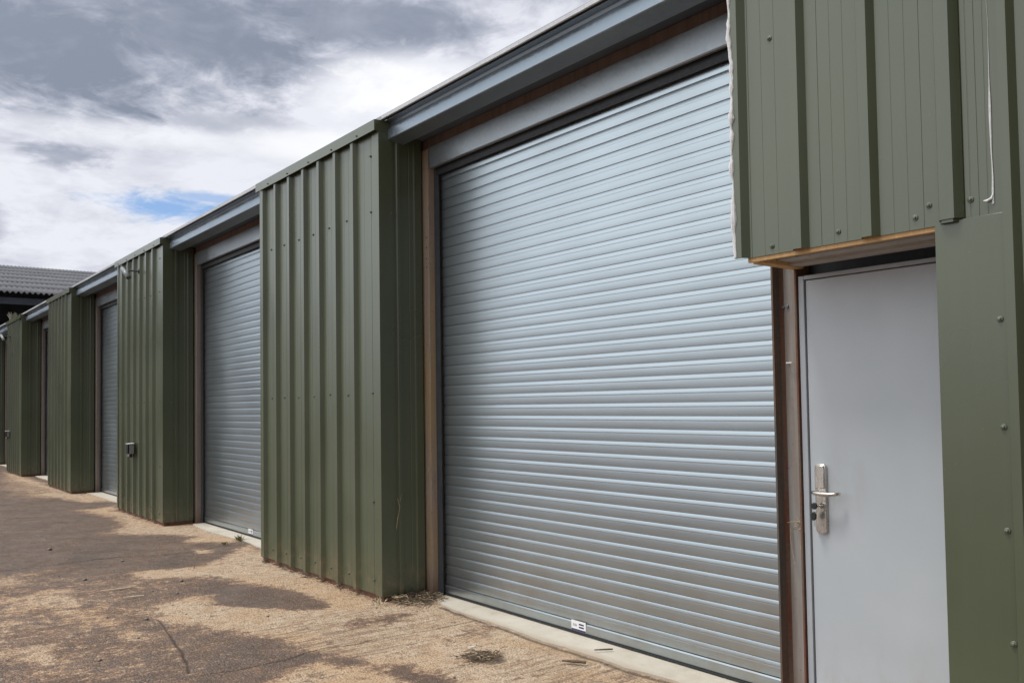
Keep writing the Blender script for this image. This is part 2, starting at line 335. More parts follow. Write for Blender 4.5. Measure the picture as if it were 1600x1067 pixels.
# ------------------------------------------------------------------ ground
def seg_dist(X,Y,a,b):
    ax,ay=a; bx,by=b; dx,dy=bx-ax,by-ay; L=dx*dx+dy*dy+1e-12
    t=np.clip(((X-ax)*dx+(Y-ay)*dy)/L,0,1); return np.hypot(X-ax-t*dx,Y-ay-t*dy)
def poly_sd(X,Y,pl):
    d=np.full(X.shape,1e9); ins=np.zeros(X.shape,bool); n=len(pl)
    for i in range(n):
        a,b=pl[i],pl[(i+1)%n]; d=np.minimum(d,seg_dist(X,Y,a,b))
        c=((a[1]>Y)!=(b[1]>Y)); 
        with np.errstate(divide='ignore',invalid='ignore'):
            xi=(b[0]-a[0])*(Y-a[1])/((b[1]-a[1]) if b[1]!=a[1] else 1e-9)+a[0]
        ins^=(c&(X<xi))
    return np.where(ins,-d,d)
def vnoise(X,Y,sc,seed):
    r=np.random.default_rng(seed); T=r.random((256,256))
    x=X*sc; y=Y*sc; xi=np.floor(x).astype(int); yi=np.floor(y).astype(int); fx=x-xi; fy=y-yi
    fx=fx*fx*(3-2*fx); fy=fy*fy*(3-2*fy); g=lambda i,j:T[i%256,j%256]
    return (g(xi,yi)*(1-fx)+g(xi+1,yi)*fx)*(1-fy)+(g(xi,yi+1)*(1-fx)+g(xi+1,yi+1)*fx)*fy-.5
def make_ground():
    def grow(a,step,f,end):
        o=[a]; 
        while abs(o[-1])<end: step*=f; o.append(o[-1]+step)
        return o[1:]
    xs=list(np.arange(2.2,10.0,.025)); xs+=list(np.arange(10.0,22,.06)); xs+=grow(xs[-1],.07,1.25,600)
    xs=sorted(set(xs+[-v for v in grow(-2.2,.05,1.3,600)] if False else xs))
    xs=sorted(set(list(xs)+list(np.round(np.arange(9.10,9.66,.007),4))+list(np.round(np.arange(4.80,5.06,.007),4))+list(np.round(np.arange(5.0,6.5,.0125),4))))
    left=[2.2]; st=-.03
    while left[-1]>-600: st*=1.3; left.append(left[-1]+st)
    xs=sorted(left[1:]+list(xs))
    ys=list(np.arange(-4.0,-.6,.025)); up=[ys[-1]]; st=.03
    while up[-1]<600: st*=1.2; up.append(up[-1]+st)
    dn=[-4.0]; st=-.03
    while dn[-1]>-600: st*=1.35; dn.append(dn[-1]+st)
    ys=sorted(set(dn[1:]+ys+up[1:]+list(np.round(np.arange(-3.56,-3.42,.007),4))+list(np.round(np.arange(-1.86,-1.52,.008),4))))
    X,Y=np.meshgrid(np.array(xs),np.array(ys),indexing='ij')
    wx=X+.16*vnoise(X,Y,2.2,1)+.07*vnoise(X,Y,6.,2)+.03*vnoise(X,Y,17,3); wy=Y+.13*vnoise(X,Y,2.2,4)+.06*vnoise(X,Y,6.,5)+.03*vnoise(X,Y,17,6)
    wet=np.full(X.shape,.86)
    far=np.clip((Y+1.2)/3,0,1); wet-=far*.25*(vnoise(X,Y,.35,9)+.5)
    near=np.clip((2.6-X)/1.0,0,1)*np.clip((-2.2-Y)/.5,0,1); wet=wet*(1-near)+.05*near
    lit=np.zeros(X.shape)
    for i,(v,s,pl) in enumerate(POLYS):
        sd=poly_sd(wx,wy,pl); k=np.clip(.5-sd/(2*max(s,.05)*1.7),0,1); k=k*k*(3-2*k)
        if i in (19,22): lit=np.maximum(lit,k*(1.0 if i==19 else .75)); wet=wet*(1-.3*k)+.3*k*.5
        else: wet=wet*(1-k)+v*k
    crack=np.zeros(X.shape)
    for i,c in enumerate(CRACKS):
        jx=X+.022*vnoise(X,Y,5,20+i)+.012*vnoise(X,Y,16,30+i); jy=Y+.03*vnoise(X,Y,5,40+i)
        for a,b in zip(c[:-1],c[1:]):
            d=seg_dist(jx,jy,a,b); wdt=(.020 if i in(0,3) else .0095)*(.80+.8*vnoise(X,Y,3,50+i)); crack=np.maximum(crack,np.clip(1.4-d/np.maximum(wdt,.004),0,1))
    for a,b in zip(EDGE[:-1],EDGE[1:]):
        d=seg_dist(X,Y+.02*vnoise(X,Y,9,60),(a[0],a[1]+.02),(b[0],b[1]+.02)); crack=np.maximum(crack,.8*np.clip(1.3-d/.022,0,1)*(vnoise(X,Y,4,61)>-.38))
    stri=np.clip(1-np.hypot((X-5.2)/.75,(Y+2.6)/.8),0,1)*1.6+np.clip(1-np.hypot((X-3.6)/.7,(Y+3.1)/.5),0,1)*.9
    stri=np.clip(stri+.18,0,1)*np.clip((X-2)/1,0,1)*(X<12)
    fall=np.clip((X-30)/10,0,1)
    Z=-.008+.010*vnoise(X,Y,1.3,70)+.005*vnoise(X,Y,5,71)+.0025*vnoise(X,Y,14,72)-.007*crack+.006*lit
    Z+=.05*np.clip((X-14)/10,0,1)*0
    near=np.clip((-3.0-Y)/.4,0,1); Z=Z*(1-.5*near)-.004*near
    nx,ny=X.shape
    idx=np.arange(nx*ny).reshape(nx,ny)
    F=np.stack([idx[:-1,:-1],idx[1:,:-1],idx[1:,1:],idx[:-1,1:]],-1).reshape(-1,4)
    me=bpy.data.meshes.new('yard_ground'); me.vertices.add(nx*ny); me.vertices.foreach_set('co',np.stack([X,Y,Z],-1).astype(np.float32).ravel())
    me.loops.add(F.size); me.loops.foreach_set('vertex_index',F.ravel().astype(np.int32))
    me.polygons.add(len(F)); me.polygons.foreach_set('loop_start',np.arange(0,F.size,4,dtype=np.int32)); me.polygons.foreach_set('use_smooth',np.ones(len(F),bool))
    me.update(calc_edges=True); me.validate()
    for nm,A in(('wet',wet),('crack',crack),('litter',lit),('striae',stri)):
        at=me.attributes.new(nm,'FLOAT','POINT'); at.data.foreach_set('value',A.astype(np.float32).ravel())
    me.materials.append(M['ground']); o=bpy.data.objects.new('yard_ground',me); COL.objects.link(o); o['kind']='structure'
make_ground()

# ------------------------------------------------------------------ building
X0=[5.80,11.42,16.98,22.30,27.85]; X1=[8.18,13.72,19.12,24.45,30.1]
YF=-3.25; ZT=3.67; YB=-3.63; ZB=.038
bld=tag(empty('lockup_building'),'long lock-up building of olive green metal sheeting with grey roller shutter doors','building')

def ribbed(us,ue,ribs,d0=0.,rh=.033,top=.042,web=.020,th=.003,grooves=2):
    """outline (u, d) of a trapezoid-ribbed sheet between us and ue; ribs = u of each rib's near edge"""
    p=[(us,d0)]; cur=us
    ribs=sorted(ribs)
    marks=[]
    prev=us
    for r in list(ribs)+[ue+.2]:
        a,b=prev,min(r-web,ue)
        if b-a>.12:
            for k in range(1,grooves+1):
                g=a+(b-a)*k/(grooves+1); marks.append(g)
                if g>p[-1][0]+.01: gd=.0016 if (k*7+int(us*31)+int(r*50))%3==0 else .0008; p+=[(g-.0020,d0),(g-.0012,d0-gd),(g+.0012,d0-gd),(g+.0020,d0)]
        if r<ue-.02:
            for q in((r-web,d0),(r,d0+rh),(r+top,d0+rh),(r+top+web,d0)):
                if q[0]>p[-1][0]+1e-4 and q[0]<ue: p.append(q)
        prev=r+top+web
    p.append((ue,d0))
    return p
def sheet_poly(p,th=.004): return p+[(u,d-th) for u,d in reversed(p)]

def make_pier(i,x0,x1):
    mb=MB()
    ribs=[x0+.375+.3115*k for k in range(7) if x0+.375+.3115*k<x1-.10]
    p=ribbed(x0+.02,x1-.02,ribs)
    zt=ZT-.03
    mb.prism([(u,YF+d) for u,d in sheet_poly(p)],'z',ZB,zt,M['clad'])
    # side return (faces -X): ribbed sheet in (y,x)
    sd=[(-.10,0),(-.142,0),(-.150,-.014),(-.176,-.014),(-.184,0),(-.255,0),(-.258,.002),(-.262,.002),(-.265,0),(-.30,0),(-.312,-.006),(-.322,-.006),(-.326,0.),(YB-YF+.002,0)]
    po=[(x0+.006+d,YF+u) for u,d in sd]; pi=[(x+.004,y) for x,y in reversed(po)]
    mb.prism(po+pi,'z',ZB,zt,M['clad'])
    # far return (faces +X)
    mb.box((x1-.006,YB,ZB),(x1-.002,YF,zt),M['clad'])
    xs=[r+.18 for r in ribs if r+.18<x1-.05]+[x0+.13]
    for z in(.14,1.57,2.985):
        for x in xs: mb.screw((x+random.uniform(-.012,.012),YF+(.006 if x<x0+.2 else 0)+.001,z+random.uniform(-.008,.008)),'y',M['screw'])
    for z in(.74,3.42): mb.screw((x0+.13,YF+.006,z),'y',M['screw'])
    for z in(.17,.72,1.56,2.96): mb.screw((x0-.001,YF-.10,z+random.uniform(-.02,.02)),'x',M['screw'],.009)
    o=mb.build('cladding_pier',bld,smooth=8)
    fl=MB()
    fl.prism([(x0,YF-.118),(x0,YF+.008),(x0+.105,YF+.008),(x0+.105,YF+.004),(x0+.004,YF+.004),(x0+.004,YF-.118)],'z',ZB-.004,ZT-.035,M['clad'])
    fl.build('corner_flashing',o,smooth=25,bevel=.0015)
    fl=MB()
    fl.prism([(x1,YF-.118),(x1,YF+.008),(x1-.07,YF+.008),(x1-.07,YF+.004),(x1-.004,YF+.004),(x1-.004,YF-.118)],'z',ZB-.004,ZT-.035,M['clad'])
    fl.build('corner_flashing',o,smooth=25,bevel=.0015)
    cp=MB()
    cp.prism([(YF+.040,ZT-.085),(YF+.045,ZT-.083),(YF+.045,ZT),(YF-.16,ZT+.012),(YF-.16,ZT+.006),(YF+.040,ZT-.006)],'x',x0-.004,x1+.012,M['clad'])
    cp.box((x0-.003,YF-.10,ZT-.085),(x0+.001,YF+.040,ZT-.004),M['clad'])
    for k in range(5): cp.screw((x0+.28+k*.45,YF+.046,ZT-.06),'y',M['screw'],.008)
    cp.build('cap_flashing',o,smooth=25,bevel=.001)
    bs=MB()
    prof=[(x0+.012,YF-.37),(x0+.012,YF-.012)]+[(u,YF-.012+(.004*math.sin(u*9))) for u in np.linspace(x0+.1,x1-.1,12)]+[(x1-.012,YF-.012),(x1-.012,YF-.37)]
    bs.prism(prof,'z',-.03,ZB+.004,M['rust'])
    bs.build('base_plate',o,smooth=0)
    return o
piers=[make_pier(i,a,b) for i,(a,b) in enumerate(zip(X0,X1))]

PZ=.0770
def slat_poly(n,z0,yc):
    prof=[(0,-.0062),(.0030,-.0062),(.0038,.0011),(.010,.0019),(.020,.0027),(.031,.0032),(.042,.0033),(.0490,.0031),(.0496,.0026),(.0505,.0026),(.0511,.0029),(.0580,.0023),(.065,.0013),(.0715,.0000),(.0757,-.0012)]
    out=[]
    for k in range(n):
        t=random.uniform(-.010,.010); o=random.uniform(-.0006,.0006)
        for z,d in prof: out.append((yc+(d*.82 if d>0 else d)+o+(z-.0385)*t*.6,z0+k*PZ+z))
    return out
def make_door(xa,xb,xpost0,post_m,label=None,sticker=None):
    """roller door between xa (near) and xb (far, at the guide); the post stands beyond xb"""
    yc=-3.735; z0=.085; n=44
    mb=MB(); fr=slat_poly(n,z0,yc)
    bk=[(yc-.014,fr[-1][1]),(yc-.014,z0)]
    mb.prism(fr+bk,'x',xa,xb+.02,M['slat'])
    cur=mb.build('roller_door',bld,smooth=30)
    if label: cur['label']=label
    bb=MB()
    bb.prism([(yc-.014,.022),(yc+.008,.022),(yc+.011,.028),(yc+.011,.076),(yc+.006,.083),(yc-.014,.083)],'x',xa,xb+.02,M['slat'])
    bb.prism([(yc-.012,.013),(yc+.016,.013),(yc+.016,.020),(yc-.012,.020)],'x',xa,xb+.015,M['gap'])
    bb.build('bottom_bar',cur,smooth=30)
    hd=MB()
    hd.prism([(-3.655,3.338),(-3.648,3.345),(-3.640,3.46),(-3.640,3.50),(-3.648,3.505),(-3.86,3.505),(-3.86,3.50),(-3.655,3.495),(-3.645,3.46),(-3.653,3.347),(-3.675,3.345),(-3.675,3.338)],'x',xa-.02,xb+.045,M['hood'])
    hd.build('hood',cur,smooth=30)
    se=MB(); se.box((xa,-3.703,3.283),(xb+.03,-3.697,3.352),M['gap']); se.build('hood_seal',cur)
    gd=MB()
    gd.prism([(xb,-3.70),(xb+.075,-3.70),(xb+.075,-3.80),(xb+.068,-3.80),(xb+.068,-3.706),(xb,-3.706)],'z',.0,3.36,M['guide'])
    gd.box((xb+.068,-3.655,.0),(xb+.076,-3.7,3.34),M['guide'])
    gd.build('guide_rail',cur,smooth=30)
    gd=MB(); gd.prism([(xa,-3.70),(xa-.075,-3.70),(xa-.075,-3.80),(xa-.068,-3.80),(xa-.068,-3.706),(xa,-3.706)],'z',.0,3.36,M['guide'])
    gd.build('guide_rail',cur,smooth=30)
    ps=MB(); ps.box((xpost0,-3.80,-.02),(xpost0+.175,-3.648,3.50),post_m)
    if xpost0<6:
        for z in(2.80,2.72,2.63,2.565): ps.tube([(xpost0+.035,-3.649,z),(xpost0+.035,-3.6465,z)],.008,M['rust'],8)
    ps.build('door_post',bld,bevel=.004)
    lt=MB(); lt.box((xa-.05,-3.80,3.506),(xb+.24,-3.665,3.585),M['lintel']); lt.build('lintel_board',bld,bevel=.003)
    pk=MB(); pk.box((xa-.05,-3.80,3.586),(xb+.24,-3.55,3.66),M['dark']); pk.build('roof_packer',bld)
    # eaves beam
    bm=MB()
    pr=[(-3.300,3.672),(-3.345,3.668),(-3.352,3.650),(-3.338,3.628),(-3.326,3.600),(-3.326,3.538),(-3.332,3.532),(-3.462,3.514),(-3.470,3.520),(-3.470,3.56),(-3.466,3.56),(-3.466,3.521),(-3.334,3.538),(-3.331,3.600),(-3.343,3.630),(-3.358,3.652),(-3.350,3.673),(-3.300,3.677)]
    bm.prism(pr,'x',xa-.03,xb+.135,M['galv'],1)
    bm.build('eaves_beam',bld,smooth=25)
    if sticker:
        sx=sticker; w=.135; zc=.055; sy=yc+.0118
        st=MB(); st.box((sx-w/2,sy,zc-.030),(sx+w/2,sy+.0012,zc+.036),M['white'])
        so=st.build('maker_sticker',cur,smooth=0)
        # +x is on the viewer's left
        mk=MB(); y2=sy+.0013
        mk.box((sx-w/2+.001,y2,zc-.029),(sx+w/2-.001,y2+.0006,zc-.016),M['navy'])
        mk.box((sx-.050,y2,zc+.012),(sx-.004,y2+.0006,zc+.022),M['navy']); mk.box((sx-.050,y2,zc-.006),(sx-.004,y2+.0006,zc+.004),M['navy'])
        # small grey lettering strokes
        lx=sx+.052
        for k in range(4):
            mk.box((lx-.0105*k,y2,zc-.002),(lx-.0105*k-.0026,y2+.0006,zc+.017),M['greyink'])
            if k%2==0: mk.box((lx-.0105*k,y2+.0001,zc+.013),(lx-.0105*k-.0075,y2+.0007,zc+.0165),M['greyink'])
            mk.box((lx-.0105*k,y2+.0001,zc+.0055),(lx-.0105*k-.0072,y2+.0007,zc+.0085),M['greyink'])
        mk.build('sticker_print',so,smooth=0)
    return cur
make_door(2.56,5.665,5.732,M['post'],'widest roller shutter, unobscured beside the grey door',sticker=4.135)
make_door(X1[0],11.285,11.352,M['post2'],None,sticker=9.70)
make_door(X1[1],16.84,16.905,M['post2'])
make_door(X1[2],22.16,22.225,M['post2'])
make_door(X1[3],27.71,27.775,M['post2'])

# roof and shell
rf=MB()
rf.prism([(-3.282,3.688),(-3.282,3.716),(-3.288,3.722),(-3.42,3.735),(-12.,4.45),(-12.,4.41),(-3.42,3.695),(-3.288,3.690)],'x',-3,30.3,M['roofdk'])
ro=rf.build('roof',bld,smooth=20)
for a,b in((2.5,5.79),(X1[0]+.013,X0[1]-.005),(X1[1]+.013,X0[2]-.005),(X1[2]+.013,X0[3]-.005),(X1[3]+.013,X0[4]-.005)):
    lp=MB(); x=a
    while x<b:
        e=min(x+random.uniform(.8,1.1),b); dz=random.uniform(-.002,.002)
        lp.prism([(-3.268,3.680+dz),(-3.264,3.700+dz),(-3.281,3.704+dz),(-3.281,3.680+dz)],'x',x,e-.0015,M['lip']); x=e
    lp.build('roof_edge',ro,smooth=20)
w=MB(); w.box((-3,-12,-.02),(30.3,-11.9,4.40),M['clad']); w.build('rear_wall',bld)
for x in(-3.,30.2):
    w=MB(); w.prism([(-11.88,-.02),(-3.75,-.02),(-3.75,3.65),(-11.88,4.35)],'x',x,x+.1,M['clad']); w.build('end_wall',bld)

# overhead panel above the personnel door
mb=MB()
PX0,PX1=1.30,2.465; zb=2.12
ribs=[1.487,1.805,2.122]
p=[(PX0,0)]+ribbed(1.345,PX1,ribs,grooves=3)[1:]
p=[q for q in p if q[0]<2.40]+[(2.405,0),(2.430,.033),(PX1,.033)]
mb.prism([(u,YF+d) for u,d in sheet_poly(p)],'z',zb,ZT,M['clad'])
# lapped neighbouring sheet stops a little higher, over the rib
mb.prism([(1.462,YF+.002),(1.482,YF+.0365),(1.531,YF+.0365),(1.551,YF+.002),(1.551,YF+.0055),(1.533,YF+.040),(1.480,YF+.040),(1.458,YF+.0055)],'z',zb+.012,ZT,M['clad'])
for x,z in((2.277,3.083),(2.290,2.155),(1.968,2.166),(1.644,2.166),(1.590,2.203),(1.437,2.195)): mb.screw((x,YF+.001,z),'y',M['screw'],.0115)
ov=mb.build('overhead_panel',bld,smooth=8)
# white sealant along the cut edge
sl=MB(); pts=[]; rr=[]
for k in range(60):
    z=zb+.004+k*(1.40/59); j=vnoise(np.array([z]),np.array([0.]),7,90)[0]
    pts.append((PX1+.001+.014*j+random.uniform(-.003,.003),YF+.030+.008*vnoise(np.array([z]),np.array([3.]),9,91)[0],z)); rr.append(max(.003,.009+.012*vnoise(np.array([z]),np.array([9.]),22,92)[0]+random.uniform(-.002,.002)))
sl.tube(pts,rr,M['foam'],8); sl.build('white_edge_seal',ov)
sl=MB(); pts=[]; rr=[]
for k in range(50):
    z=2.165+k*(1.2/49); t=vnoise(np.array([z]),np.array([1.]),11,93)[0]
    pts.append((1.358+.003*t,YF+.002,z)); rr.append(max(.0004,.0018+.006*vnoise(np.array([z]),np.array([5.]),6,94)[0]*(1.2 if k<18 or k>40 else .6)))
sl.tube(pts,rr,M['foam'],6); sl.tube([(1.358,YF+.004,2.20),(1.362,YF+.008,2.185),(1.376,YF+.010,2.178),(1.388,YF+.010,2.180)],[.0025,.005,.005,.002],M['foam'],7); sl.build('sealant_bead',ov)
bt=MB(); bt.box((1.566,YF-.022,zb-.020),(2.425,YF-.006,zb+.05),M['timber']); bt.box((2.37,YF-.36,zb-.022),(2.428,YF-.046,zb+.03),M['timber']); bt.build('timber_batten',ov,bevel=.003)
lc=MB()
lc.prism([(YF-.024,zb+.010),(YF-.15,zb+.010),(YF-.15,zb+.002),(YF-.245,zb+.002),(YF-.245,zb-.012),(YF-.325,zb-.012),(YF-.325,zb+.09),(YF-.33,zb+.09),(YF-.33,zb-.017),(YF-.24,zb-.017),(YF-.24,zb-.003),(YF-.145,zb-.003),(YF-.145,zb+.005),(YF-.024,zb+.005)],'x',1.2,2.368,M['lintelsteel'])
for k in range(4): lc.tube([(2.30-.045*k,YF-.10-.03*k,zb-.004),(2.30-.045*k,YF-.10-.03*k,zb+.012)],.007,M['galv'],6)
lc.build('steel_lintel',ov,smooth=25)
# dark board standing in for the shade in the open gap over the door
hs=MB(); hs.box((.9,-3.80,2.075),(2.40,-3.70,2.5),M['gap']); hs.build('head_shade_board',ov)

# tall flat flashing to the right of the door and cladding beyond it
fs=MB()
fs.prism([(1.565,YF-.30),(1.565,YF+.012),(1.325,YF+.012),(1.321,YF+.004),(1.325,YF+.006),(1.560,YF+.006),(1.560,YF-.30)],'z',-.01,2.128,M['clad'])
for x,z in((1.345,1.369),(1.345,1.006),(1.337,.615),(1.342,.23),(1.345,1.75)): fs.screw((x,YF+.013,z),'y',M['screw'],.0115)
fs.build('side_flashing',bld,smooth=25,bevel=.0012)
sp=MB()
p=ribbed(-3.0,1.318,[-.24,.07,.38,.69,1.0],grooves=3)
p=[q for q in p if q[0]<1.15]+[(1.268,0),(1.286,.030),(1.318,.030)]
sp.prism([(u,YF+d) for u,d in sheet_poly(p)],'z',.0,ZT,M['clad'])
sp.build('wall_cladding',bld,smooth=8)
cpm=MB(); cpm.prism([(YF+.040,ZT-.085),(YF+.045,ZT-.083),(YF+.045,ZT),(YF-.16,ZT+.012),(YF-.16,ZT+.006),(YF+.040,ZT-.006)],'x',-3,2.475,M['clad']); cpm.build('cap_flashing',bld,smooth=25)

# steel column
cl=MB()
H=3.66
cl.box((2.536,-3.74,-.02),(2.547,-3.595,H),M['flange'])
cl.box((2.406,-3.74,-.02),(2.416,-3.595,H),M['rust'])
cl.box((2.416,-3.672,-.02),(2.536,-3.664,H),M['column'])
cl.prism([(2.536,-3.664),(2.522,-3.664),(2.530,-3.656),(2.536,-3.645)],'z',-.02,H,M['rust'])
cl.prism([(2.416,-3.664),(2.430,-3.664),(2.422,-3.656),(2.416,-3.645)],'z',-.02,H,M['rust'])
cl.tube([(2.500,-3.664,1.655),(2.500,-3.640,1.655),(2.470,-3.640,1.655)],.004,M['white'],6)
for x,z in((2.524,1.93),(2.50,1.935)): cl.tube([(x,-3.664,z),(x,-3.655,z)],.008,M['galv'],6)
cl.build('steel_column',bld,bevel=.002)

# personnel door
dr=MB(); dr.box((1.42,-3.66,.03),(2.367,-3.615,2.040),M['door']); pd=dr.build('personnel_door',bld,bevel=.003)
fr=MB()
fr.prism([(2.372,-3.70),(2.401,-3.70),(2.401,-3.606),(2.372,-3.606)],'z',.0,2.0625,M['frame'])
fr.box((1.38,-3.70,2.044),(2.3715,-3.606,2.0628),M['frame'])
fr.prism([(1.38,-3.70),(1.415,-3.70),(1.415,-3.606),(1.38,-3.606)],'z',.0,2.0435,M['frame'])
fr.box((1.4155,-3.672,.0),(2.3715,-3.662,2.0435),M['gap'])
fr.build('door_frame',pd,bevel=.0015)
hp=MB()
xc,hw=2.3075,.0285
top=[(xc+hw,.862)]+[(xc+hw*math.cos(a)*1.0,.866-.014*math.sin(a)) for a in np.linspace(.15,math.pi-.15,9)][0:0]
pl=[]
for a in np.linspace(math.pi,0,10): pl.append((xc+hw*math.cos(a),1.164+.014*math.sin(a)))
for a in np.linspace(0,-math.pi,10): pl.append((xc+hw*math.cos(a),.868+.014*math.sin(a)))
hp.prism(pl,'y',-3.6155,-3.600,M['steel'])
hp.prism([(x+(xc-x)*.14,z) for x,z in [(xc-hw,1.062),(xc+hw,1.062),(xc+hw,1.15),(xc+hw*.7,1.168),(xc,1.173),(xc-hw*.7,1.168),(xc-hw,1.15)]],'y',-3.601,-3.592,M['steel'])
hpo=hp.build('handle_plate',pd,bevel=.004)
lv=MB()
lv.tube([(2.318,-3.602,1.046),(2.318,-3.570,1.046)],.010,M['steel'],12)
lv.tube([(2.324,-3.566,1.046),(2.310,-3.556,1.046),(2.28,-3.552,1.044),(2.24,-3.553,1.043),(2.215,-3.558,1.045),(2.203,-3.570,1.047),(2.200,-3.580,1.047)],[.009,.0105,.0105,.010,.010,.0095,.008],M['steel'],12)
lv.build('lever_handle',hpo,smooth=50)
ck=MB(); ck.tube([(2.296,-3.602,.985),(2.296,-3.590,.985)],.0135,M['steel'],16); ck.tube([(2.296,-3.601,.968),(2.296,-3.592,.968)],.009,M['steel'],12); ck.build('lock_cylinder',hpo,smooth=40)
# keys hanging in the lock
kb=tag(empty('key_pair',(2.313,-3.575,.985)),'pair of black headed keys hanging in the lock of the grey door','keys')
def keyhead(c,w,h,tilt):
    c=np.array(c); ca,sa=math.cos(tilt),math.sin(tilt); pl=[]
    for a in np.linspace(0,2*math.pi,9)[:-1]:
        x=w*math.cos(a+.39); z=h*math.sin(a+.39); pl.append((c[0]+x*ca-z*sa,c[2]+x*sa+z*ca))
    return pl,c[1]
k=MB(); pl,y=keyhead((.002,.022,0.),.0145,.0165,.2); k.prism(pl,'y',.010,.022,M['black']); k.tube([(-.017,-.014,0),(-.012,.0,0),(.0,.012,0)],.0045,M['steel'],6)
ko=k.build('key',kb,bevel=.003); 
k=MB(); pl,y=keyhead((.010,.022,-.048),.0125,.021,.1); k.prism(pl,'y',.004,.016,M['black']); k.box((.004,.008,-.095),(.011,.0105,-.064),M['steel']); k.build('key',kb,bevel=.003)
k=MB(); k.tube([(.002+.012*math.cos(a),.012,-.018+.016*math.sin(a)) for a in np.linspace(0,2*math.pi,20)],.0011,M['steel'],6); k.build('key_ring',kb)

# ------------------------------------------------------------------ threshold slabs
def slab(edge,xa,xb,zt=.005):
    pts=[(xb,-3.90),(xa,-3.90)]+edge
    mb=MB(); mb.prism(pts,'z',-.05,zt,M['slab']); o=mb.build('threshold_slab',None,smooth=0,bevel=.002); o['kind']='structure'
def dens(e,seed):
    out=[]
    for a,b in zip(e[:-1],e[1:]):
        for t in np.linspace(0,1,9)[:-1]:
            x=a[0]+(b[0]-a[0])*t; y=a[1]+(b[1]-a[1])*t
            out.append((x,y+.016*vnoise(np.array([x]),np.array([0.]),9,seed)[0]+.010*vnoise(np.array([x]),np.array([4.]),28,seed)[0]))
    return out+[e[-1]]
e1=sorted(EDGE)+[]
slab(dens([(2.2,-3.48),(2.8,-3.47)]+e1+[(5.60,-3.60),(5.72,-3.66)],5),2.2,5.72)
for j,(a,b) in enumerate(((X1[0],11.30),(X1[1],16.85),(X1[2],22.17),(X1[3],27.7))):
    ys=[-3.50+.03*random.uniform(-1,1) for _ in range(6)]
    if j==0: ys=[-3.47,-3.50,-3.56,-3.53,-3.50,-3.58]
    slab(dens(list(zip(np.linspace(a+.02,b,6),ys)),6+j),a+.02,b)

# ------------------------------------------------------------------ things fixed to the building
def cctv(x,z,label,rib):
    o=tag(empty('security_camera',(x,YF+rib,z)),label,'security camera','bullet cameras on the green piers')
    m=MB(); m.tube([(0,0,0),(0,.012,0)],.034,M['camdark'],14); m.tube([(0,.008,0),(.01,.06,.0),(.02,.125,.005)],[.014,.012,.012],M['camdark'],8); m.build('wall_bracket',o)
    d=np.array([-.74,-.20,-.60]); d/=np.linalg.norm(d); c=np.array([.03,.165,-.035])
    m=MB(); m.tube([c-d*.11,c-d*.105,c+d*.08,c+d*.085],[.022,.028,.028,.025],M['camgrey'],16); m.build('camera_body',o,smooth=40)
    m=MB(); m.tube([c+d*.084,c+d*.112],[.031,.031],M['camdark'],16); m.tube([c+d*.110,c+d*.115],[.012,.012],M['camgrey'],10); m.build('lens_housing',o,smooth=40)
    up=np.array([0,0,1.]); up=up-d*np.dot(up,d); up/=np.linalg.norm(up); sx=np.cross(d,up)
    m=MB(); pts=[]
    for t in(-.11,.125):
        for a in np.linspace(-1.1,1.1,9): pts.append(c+d*t+(up*math.cos(a)+sx*math.sin(a))*.033)
    m.add(pts,[(i,i+1,i+10,i+9) for i in range(8)],M['camgrey']); s=m.build('sun_shield',o); sm=s.modifiers.new('t','SOLIDIFY'); sm.thickness=.004
    return o
cctv(12.46,3.37,'larger grey bullet camera near the top of the pier with the larger switch box',.033)
cctv(23.75,3.27,'tiny bullet camera on the most distant green pier, below the roof tufts',.033)
def keybox(x,z,label,rib):
    o=tag(empty('key_switch_box',(x,YF+rib,z)),label,'switch box','key switch boxes on the green piers')
    m=MB(); m.box((-.05,0,-.065),(.05,.06,.07),M['camgrey']); m.build('housing',o,bevel=.006)
    m=MB(); m.box((-.045,.0605,-.062),(.047,.085,.062),M['black']); m.build('front_cover',o,bevel=.004)
    m=MB(); m.prism([(0,.071),(.09,.071),(.093,.076),(0,.083)],'x',-.06,.06,M['white']); m.build('rain_lid',o,bevel=.002)
    m=MB(); m.box((-.035,.02,-.115),(.015,.05,-.0655),M['black']); m.tube([(.03,.05,-.066),(.04,.055,-.09),(.05,.052,-.10)],.009,M['white'],8); m.build('cable_gland',o)
    return o
keybox(12.72,.93,'small black fronted switch box with pale lid at waist height on the camera-bearing pier',.033)
keybox(23.85,.93,'tiny dark switch box with pale lid on the most distant visible green pier',.033)

def wisp(name,label,cat,origin,curves,mat,r=.0022):
    m=MB(); o0=np.array(origin)
    for c in curves: m.tube([np.array(q) for q in c],[r]*(len(c)-1)+[r*.4],mat,5)
    o=m.build(name,None); o.location=origin; tag(o,label,cat); return o
def rnd_strands(n,spread,dirn,L,seed):
    r=random.Random(seed); out=[]
    for _ in range(n):
        p=np.array([r.uniform(-s,s) for s in spread]); d=np.array(dirn)+np.array([r.uniform(-.6,.6) for _ in range(3)]); d/=np.linalg.norm(d); l=L*r.uniform(.4,1.1); b=np.array([r.uniform(-.25,.25) for _ in range(3)])*l
        out.append([p,p+d*l*.5+b*.5,p+d*l])
    return out
wisp('straw_wisp','wisp of dry straw caught on the dark side of the big green pier','straw',(5.786,-3.372,.60),[[(0,.0,.17),(-.004,-.02,.10),(-.003,.0,.02),(0,.012,-.05)],[(-.003,-.02,.14),(-.006,-.035,.20)],[(0,.0,.02),(-.006,.015,-.06)],[(0,-.012,.06),(-.004,.012,-.07)]],M['straw'],.0017)
